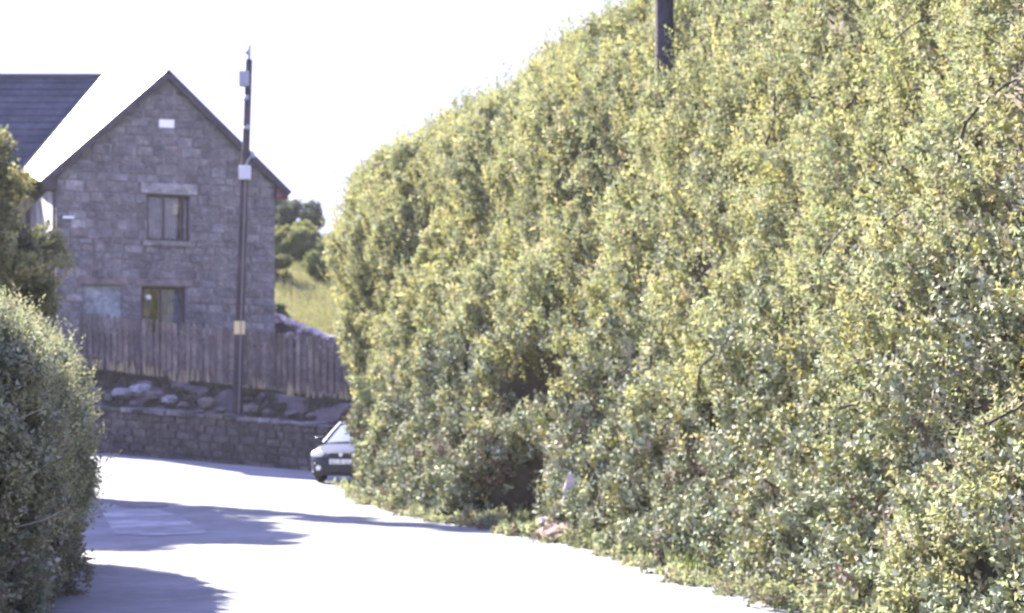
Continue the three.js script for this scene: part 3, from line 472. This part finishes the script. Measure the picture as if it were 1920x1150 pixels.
  for (let i = 0; i < 26; i++) { const t = 0.1 + 0.42 * r(), v = 0.04 + 0.2 * r(), pts = []; for (let k = 0; k < 4; k++) pts.push(surf(clamp(t + k * 0.004 * (r() - 0.3), 0, 1), clamp(v + (k === 3 ? 0.02 : k * 0.024), 0, 1), -0.04 - 0.04 * Math.sin(k)).q.sub(base)); part('bramble_cane', tube(pts, 0.005, 0.003, 8, 5), cane, root); }

  // bright clumps of grass and weeds at its foot
  const blade = (seed, n, h) => { const q = rng(seed), list = []; for (let i = 0; i < n; i++) { const L = h * (0.5 + 0.7 * q()), w = 0.007 + 0.007 * q(), a = q() * 6.283, bend = 0.3 + 1.3 * q(), pos = [], pt = (k) => V(Math.sin(k * bend) * L * k * 0.7, L * k * Math.cos(k * bend * 0.6), 0); for (let k = 0; k < 4; k++) { const p = pt(k / 4), s = pt((k + 1) / 4), wa = w * (1 - k / 4), wb = w * (1 - (k + 1) / 4); for (const e of [[p, -wa], [p, wa], [s, wb], [p, -wa], [s, wb], [s, -wb]]) pos.push(e[0].x, e[0].y, e[1]); } const g = new THREE.BufferGeometry(); g.setAttribute('position', new THREE.Float32BufferAttribute(pos, 3)); g.rotateY(a); g.translate((q() - 0.5) * 0.4, 0, (q() - 0.5) * 0.4); list.push(g); } const g = mergeGeometries(list); g.computeVertexNormals(); return g; };
  const tufts = [blade(1, 60, 0.3), blade(2, 70, 0.22), blade(3, 46, 0.36)], tm = [[0.2, 0.24, 0.06], [0.27, 0.28, 0.08], [0.16, 0.2, 0.06]].map(([a, b, c]) => { const m = leafMat(0.6, 0.3); m.color.setRGB(a, b, c); return m; });
  const spots = [[690, 930], [722, 944], [760, 955], [800, 968], [835, 975], [870, 962], [985, 996], [1110, 1030], [1190, 1050], [1285, 1072], [1400, 1092], [1420, 1110], [1500, 1140], [1590, 1146], [1740, 1120], [1800, 1112], [1860, 1128], [1030, 1010], [1340, 1085]];
  spots.forEach(([px, py], i) => { const D = EYE * F / (Math.min(py, 1148) - HORIZON), x = (px - 960) / F * D, m = top('grass_tuft', tufts[i % 3], tm[(i * 7) % 3]); m.position.set(x, 0, -D); m.rotation.y = i * 1.7; const s = 0.8 + 0.5 * r(); m.scale.set(s, s * (D < 16 ? 0.8 : 1), s); tag(m, 'bright yellow-green tuft of grass at the foot of hedgerow', 'grass', 'grass tufts along the hedgerow foot'); });

  { const rows = [[], []], n = 160, cv = new THREE.CatmullRomCurve3(path.map(([x, D]) => V(x, 0, -D))), litter = new Leaves();
    for (let i = 0; i <= n; i++) { const p = cv.getPointAt(lerp(0.02, 0.74, i / n)), D = -p.z; rows[0].push(V(p.x + 0.02 - 0.12 * noise(D * 1.3, 2, 0) - 0.1 * noise(D * 4, 5, 0), 0.012, p.z)); rows[1].push(V(p.x + 1.3, 0.014, p.z)); }
    structure(top('verge', sheet([rows[1], rows[0]], n + 1, 2, 0.6), worn(0.1, 0.08, 0.055, 1, 0.03)), 'narrow strip of dry soil and litter along the hedgerow foot', 'verge');
    for (let i = 0; i < 9000; i++) { const p = cv.getPointAt(lerp(0.05, 0.74, r())); p.x += 0.34 - Math.pow(r(), 2.2) * (0.5 + 0.5 * noise(p.z * 1.7, 3, 8)); p.y = 0.02 + 0.05 * r() * r(); const k = r(); if (noise(p.z * 1.1, 7, 2) > -0.1) p.y += 0.28 * r() * smooth(-0.1, 0.25, p.x - cv.getPointAt(0.5).x + 9) * (0.4 + noise(p.z * 2.3, 1, 1)); litter.add(p, 0.5 + 0.6 * r(), V(0, 0.3, 0), r, k < 0.08 ? [0.2, 0.15, 0.1] : k < 0.2 ? [0.3, 0.27, 0.17] : k < 0.75 ? lime : olive, 0.3); }
    const lt = litter.build('leaf_litter', gRound, mSoft, scene); lt.userData.label = 'fallen leaves and low weeds along the edge of lane by hedgerow'; lt.userData.category = 'leaf litter'; }
  // red earth and pale stones where the bank has slipped
  function lump(w, h, d, seed) { const g0 = new THREE.IcosahedronGeometry(0.5, 3), p = g0.attributes.position; for (let i = 0; i < p.count; i++) { const x = p.getX(i), y = p.getY(i), z = p.getZ(i), k = 1 + 0.4 * noise(x * 2 + seed, y * 2, z * 2) + 0.25 * noise(x * 6 + seed, y * 6, z * 6); p.setXYZ(i, x * k * w, y * k * h, z * k * d); } return planar(g0, 0.9); }
  const gp = (px, py) => { const D = EYE * F / (py - HORIZON); return V((px - 960) / F * D, 0, -D); };
  const m1 = top('earth_mound', lump(0.75, 0.34, 0.6, 3), worn(0.27, 0.17, 0.14, 1, 0.05)); m1.position.copy(gp(1048, 1016)).add(V(0.08, 0.06, 0)); tag(m1, 'small slipped mound of reddish earth at the hedgerow foot', 'earth');
  const m2 = top('pale_stone', lump(0.16, 0.5, 0.16, 8), worn(0.42, 0.37, 0.37, 0.95, 0.02)); m2.position.copy(gp(1060, 1016)).add(V(0.06, 0.58, -0.15)); m2.rotation.z = -0.1; tag(m2, 'upright pale pinkish stone showing in bank above the earth mound', 'stone');
  const m3 = top('pale_stone', lump(0.3, 0.26, 0.24, 12), worn(0.36, 0.31, 0.32, 0.95, 0.02)); m3.position.copy(gp(1022, 1010)).add(V(0.02, 0.16, 0)); tag(m3, 'squat pale stone leaning beside reddish earth mound at hedge foot', 'stone');
}
{ // clipped hedge on the near left, seen from its shaded side
  const prof = [[0.14, 0], [0.1, 0.45], [0.04, 1.0], [0, 1.5], [0.1, 1.82], [0.27, 2.08], [0.58, 2.36], [1.0, 2.55], [1.7, 2.62], [2.4, 2.4]];
  const bump = (q, h) => -0.08 + 0.2 * noise(q.x * 1.4, q.y * 1.4, q.z * 1.4) + 0.16 * noise(q.x * 3.4, q.y * 3.4, q.z * 3.4) + 0.05 * noise(q.x * 8, q.y * 8, q.z * 8);
  const path = [[-7, 13.2], [-4.6, 12.5], [-3.6, 12.6], [-3.2, 13.3], [-3.3, 14.4], [-4.02, 18], [-4.4, 19.8], [-4.7, 20.6], [-5.6, 21], [-9, 21.6]];
  const hd = hedge({ path, prof: [prof, prof], blend: [0, 1], side: -1, seed: 91, bump }), { r, surf } = hd;
  const root = tag(group('roadside_hedge', -3.6, 0, -14), 'dark shaded rounded hedge at the road edge opposite the hedgerow', 'hedge'), base = root.position;
  const nu = 70, nv = 24, rows = []; for (let j = 0; j < nv; j++) { const row = []; for (let i = 0; i < nu; i++) row.push(surf(i / (nu - 1), j / (nv - 1), 0.28).q.sub(base)); rows.push(row); }
  part('stems', sheet(rows, nu, nv), matCore, root);  // solid sheet added to block light among the leaves
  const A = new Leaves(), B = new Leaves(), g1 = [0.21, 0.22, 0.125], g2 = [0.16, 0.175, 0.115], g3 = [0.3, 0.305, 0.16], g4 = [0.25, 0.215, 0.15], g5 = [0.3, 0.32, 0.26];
  for (let i = 0; i < 70000; i++) {
    const s = surf(r(), Math.pow(r(), 0.9), Math.pow(r(), 1.5) * 0.33), p = s.q; if (noise(p.x * 4, p.y * 4, p.z * 4 + 3) < -0.2) continue;
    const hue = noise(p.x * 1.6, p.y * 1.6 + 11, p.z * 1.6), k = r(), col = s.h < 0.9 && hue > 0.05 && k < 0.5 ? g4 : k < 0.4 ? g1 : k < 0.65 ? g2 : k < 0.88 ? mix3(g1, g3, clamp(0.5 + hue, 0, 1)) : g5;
    p.sub(base); A.add(p, 1.0, s.out.clone().multiplyScalar(0.6).add(V(0, 0.6, 0)), r, col, 0.3);
  }
  for (let i = 0; i < 2200; i++) { const s = surf(r(), 0.15 + 0.7 * r(), -0.03 - 0.1 * r() * r()), p = s.q.sub(base); B.add(p, 0.45 + 0.3 * r(), V(0, 1, 0).addScaledVector(s.out, 0.5), r, g3, 0.3); }
  A.build('foliage', gFine, mSoft, root); B.build('shoots', gShoot, mSoft, root);
  const cane = worn(0.3, 0.3, 0.26, 0.9, 0.002);
  for (let i = 0; i < 14; i++) { const t = 0.25 + 0.6 * r(), v = 0.08 + 0.5 * r(), pts = []; for (let k = 0; k < 4; k++) pts.push(surf(clamp(t + k * 0.012, 0, 1), clamp(v + (k < 3 ? k * 0.012 : 0.0), 0, 1), -0.03 - 0.05 * Math.sin(k)).q.sub(base)); part('dry_stem', tube(pts, 0.004, 0.002, 8, 5), cane, root); }
}
// free-standing trees and bushes: trunk with limbs, crown of leaf sprigs in clumps
function tree(name, label, category, x, D, y0, crowns, o) {
  const r = rng(o.seed), root = tag(group(name, x, y0, -D), label, category, o.group), A = new Leaves(), limbs = [], cy = crowns[0][1];
  limbs.push(tube([V(0, -0.3, 0), V(0.06 * cy, cy * 0.4, 0.02), V(crowns[0][0] * 0.6, cy * 0.9, crowns[0][2] * 0.5)], o.trunk, o.trunk * 0.45, 10, 8));
  for (const [cx, c, cz, rx, ry, rz, n] of crowns) {
    const clumps = Math.round(o.clumps * rx * ry * rz) + 10, seeds = [];
    for (let i = 0; i < clumps; i++) { const a = r() * 6.283, b = Math.acos(2 * r() - 1), k = 0.55 + 0.45 * Math.sqrt(r()); seeds.push([cx + rx * k * Math.sin(b) * Math.cos(a), c + ry * k * Math.cos(b), cz + rz * k * Math.sin(b) * Math.sin(a), (0.55 + 0.6 * r()) * o.size]); }
    for (let i = 0; i < Math.min(9, clumps); i++) { const s = seeds[i]; limbs.push(tube([V(cx * 0.4, c * 0.55, cz * 0.4), V((cx + s[0]) / 2, (c + s[1]) / 2 - 0.1, (cz + s[2]) / 2), V(s[0], s[1], s[2])], o.trunk * 0.32, 0.012, 8, 5)); }
    for (let i = 0; i < n; i++) { const s = seeds[Math.floor(r() * clumps)], a = r() * 6.283, b = Math.acos(2 * r() - 1), k = s[3] * Math.cbrt(r()), p = V(s[0] + k * Math.sin(b) * Math.cos(a), s[1] + k * 0.8 * Math.cos(b), s[2] + k * Math.sin(b) * Math.sin(a)); if (p.y < 0.05) continue; const h = noise(p.x * 1.3 + o.seed, p.y * 1.3, p.z * 1.3); A.add(p, o.leaf, V(p.x - cx, (p.y - c) + 0.6, p.z - cz).normalize(), r, mix3(o.colors[0], o.colors[1], clamp(0.5 + h * 1.3, 0, 1)), 0.3); }
  }
  part('trunk', merge(limbs), matBranch, root); A.build('crown', gRound, mSoft, root); return root;
}
const greens = [[0.11, 0.12, 0.05], [0.17, 0.17, 0.06]], darks = [[0.085, 0.1, 0.06], [0.15, 0.16, 0.08]], limes = [[0.17, 0.19, 0.06], [0.26, 0.26, 0.09]];
tree('hawthorn_tree', 'bushy round tree beside the lane hiding the corner of stone house', 'tree', -10.3, 35, 0, [[0, 4.0, 0, 1.7, 2.5, 1.8, 10000], [0.0, 6.1, 0.1, 0.9, 0.8, 1.0, 2000], [0.5, 2.4, 0.2, 1.55, 2.1, 1.6, 9000], [0.55, 4.0, 0.2, 0.9, 1.6, 1.2, 4500]], { seed: 3, trunk: 0.16, clumps: 9, size: 0.55, leaf: 1.3, colors: [[0.14, 0.145, 0.07], [0.36, 0.345, 0.15]] });
tree('hawthorn_tree', 'broad tree left of the lane whose shadow lies over the road', 'tree', -11.7, 31.6, 0, [[0, 5.0, 0, 1.6, 3.0, 1.8, 9000]], { seed: 4, trunk: 0.2, clumps: 6, size: 0.6, leaf: 1.9, colors: greens });
tree('hawthorn_tree', 'narrow upright tree close behind the lane edge tree', 'tree', -9.85, 31.8, 0, [[0, 5.0, 0, 0.95, 3.0, 1.2, 7000]], { seed: 14, trunk: 0.16, clumps: 8, size: 0.5, leaf: 1.9, colors: greens });
tree('hawthorn_tree', 'round tree in the row behind the broad tree', 'tree', -11.15, 34.7, 0, [[0, 5.4, 0, 1.15, 3.3, 1.3, 8000]], { seed: 15, trunk: 0.18, clumps: 8, size: 0.55, leaf: 1.9, colors: greens });
tree('poplar_tree', 'very tall slender poplar standing left of the lane', 'tree', -14.1, 43.1, 0.3, [[0, 4.2, 0, 0.5, 3.4, 0.5, 2600], [0, 9, 0, 0.5, 3.2, 0.5, 2600], [0, 12.8, 0, 0.36, 1.8, 0.36, 1400], [0, 15, 0, 0.25, 1.2, 0.25, 700]], { seed: 6, trunk: 0.2, clumps: 22, size: 0.3, leaf: 1.9, colors: darks });
const onHill = (px, D) => { const x = (px - 960) / F * D, [u, v] = toUV(x, D); return [x, D, landY(u, v)]; };
tree('field_tree', 'dark round tree on the skyline beyond the stone house', 'tree', ...onHill(556, 95), [[0, 0.9, 0, 1.3, 0.95, 1.0, 2600]], { seed: 8, trunk: 0.12, clumps: 12, size: 0.45, leaf: 1.5, colors: darks, });
tree('field_tree', 'half hidden dark tree on the skyline touching the house corner', 'tree', ...onHill(510, 96), [[0, 1.2, 0, 1.1, 1.1, 1.0, 2200]], { seed: 9, trunk: 0.12, clumps: 12, size: 0.45, leaf: 1.5, colors: darks });
tree('field_bush', 'light green bush in the field below the skyline trees', 'bush', ...onHill(533, 84), [[0, 0.75, 0, 0.8, 0.75, 0.7, 1700]], { seed: 10, trunk: 0.06, clumps: 20, size: 0.35, leaf: 1.5, colors: limes });
tree('field_bush', 'darker green bush in the field close to the hedgerow', 'bush', ...onHill(584, 83), [[0, 0.75, 0, 1.0, 0.75, 0.8, 2000]], { seed: 11, trunk: 0.06, clumps: 20, size: 0.35, leaf: 1.5, colors: [[0.1, 0.12, 0.05], [0.2, 0.21, 0.08]] });
tree('field_bush', 'low dark scrub just above the pale field wall', 'bush', ...onHill(530, 70), [[0, 0.3, 0, 0.5, 0.25, 0.3, 500]], { seed: 12, trunk: 0.03, clumps: 30, size: 0.2, leaf: 1.5, colors: darks });
tree('field_bush', 'pale olive bush between the light and darker green field bushes', 'bush', ...onHill(560, 86), [[0, 0.8, 0, 0.9, 0.8, 0.8, 1700]], { seed: 31, trunk: 0.06, clumps: 14, size: 0.35, leaf: 1.5, colors: limes });
tree('field_bush', 'low yellowish bush in the grass below the darker field bush', 'bush', ...onHill(606, 79), [[0, 0.6, 0, 0.8, 0.6, 0.7, 1500]], { seed: 32, trunk: 0.05, clumps: 18, size: 0.3, leaf: 1.5, colors: limes });
tree('field_bush', 'small scrubby bush against the house side in the field', 'bush', ...onHill(522, 78), [[0, 0.5, 0, 0.6, 0.5, 0.5, 1100]], { seed: 33, trunk: 0.05, clumps: 22, size: 0.3, leaf: 1.5, colors: greens });
{ // rough field grass and the weeds on the bank
  const r = rng(55), A = new Leaves(), root = group('field_grass');
  for (let i = 0; i < 9000; i++) { const D = 66 + 30 * Math.pow(r(), 1.2), px = 480 + 200 * r(), [x, , y] = onHill(px, D); A.add(V(x, y + 0.08, -D), 1.1, V(0, 1, 0), r, r() < 0.55 ? [0.3, 0.29, 0.1] : r() < 0.5 ? [0.33, 0.27, 0.16] : [0.18, 0.21, 0.07], 0.25); }
  const m = A.build('field_grass', gShoot, mSoft, scene); scene.remove(root); names['field_grass'] = 0; m.userData.label = 'rough yellow-green field grass on slope beyond the fence'; m.userData.category = 'grass';
  const S = new Leaves(), sliverGeo = merge([0, 1, 2].map((k) => { const g = new THREE.CylinderGeometry(0.004, 0.016, 0.34, 5); g.rotateZ((k - 1) * 0.1); g.translate((k - 1) * 0.02, 0.15 + 0.02 * k, 0); return g; }));
  for (let i = 0; i < 150; i++) { const u = -10.5 + 12.5 * r(), v = 1.66 + 0.06 * r(), [x, D] = uv2(u, v); if (noise(u * 2.1, 3, 3) < -0.15) continue; const s = 0.6 + 0.7 * r(), k = 0.8 + 0.4 * r(); S.m.push(new THREE.Matrix4().compose(V(x, landY(u, v), -D), new THREE.Quaternion().setFromAxisAngle(V(0, 1, 0), r() * 0.6), V(1, s, 1))); S.c.push([0.56 * k, 0.48 * k, 0.29 * k]); }  // straw-toned stalks added to stand for sunlight slipping under the fence
  const sg = S.build('sunlight_slivers', sliverGeo, mSoft, scene); sg.userData.label = 'straw-coloured stalks added as slivers of sunlight along the foot of paling fence'; sg.userData.category = 'grass';
  const B = new Leaves();
  for (let i = 0; i < 9000; i++) { const u = -10 + 13 * r(), v = 0.3 + 1.9 * r(), [x, D] = uv2(u, v); if (noise(u * 1.5, v * 1.5, 9) < -0.05) continue; B.add(V(x, landY(u, v) + 0.03, -D), 0.8, V(0, 1, 0), r, r() < 0.5 ? [0.12, 0.11, 0.06] : r() < 0.5 ? [0.09, 0.09, 0.06] : [0.16, 0.12, 0.09], 0.3); }
  const w = B.build('bank_weeds', gRound, mSoft, scene); w.userData.label = 'low dull weeds covering the bank between roadside wall and paling fence'; w.userData.category = 'weeds';
}

shadows(scene);
renderer.render(scene, camera);
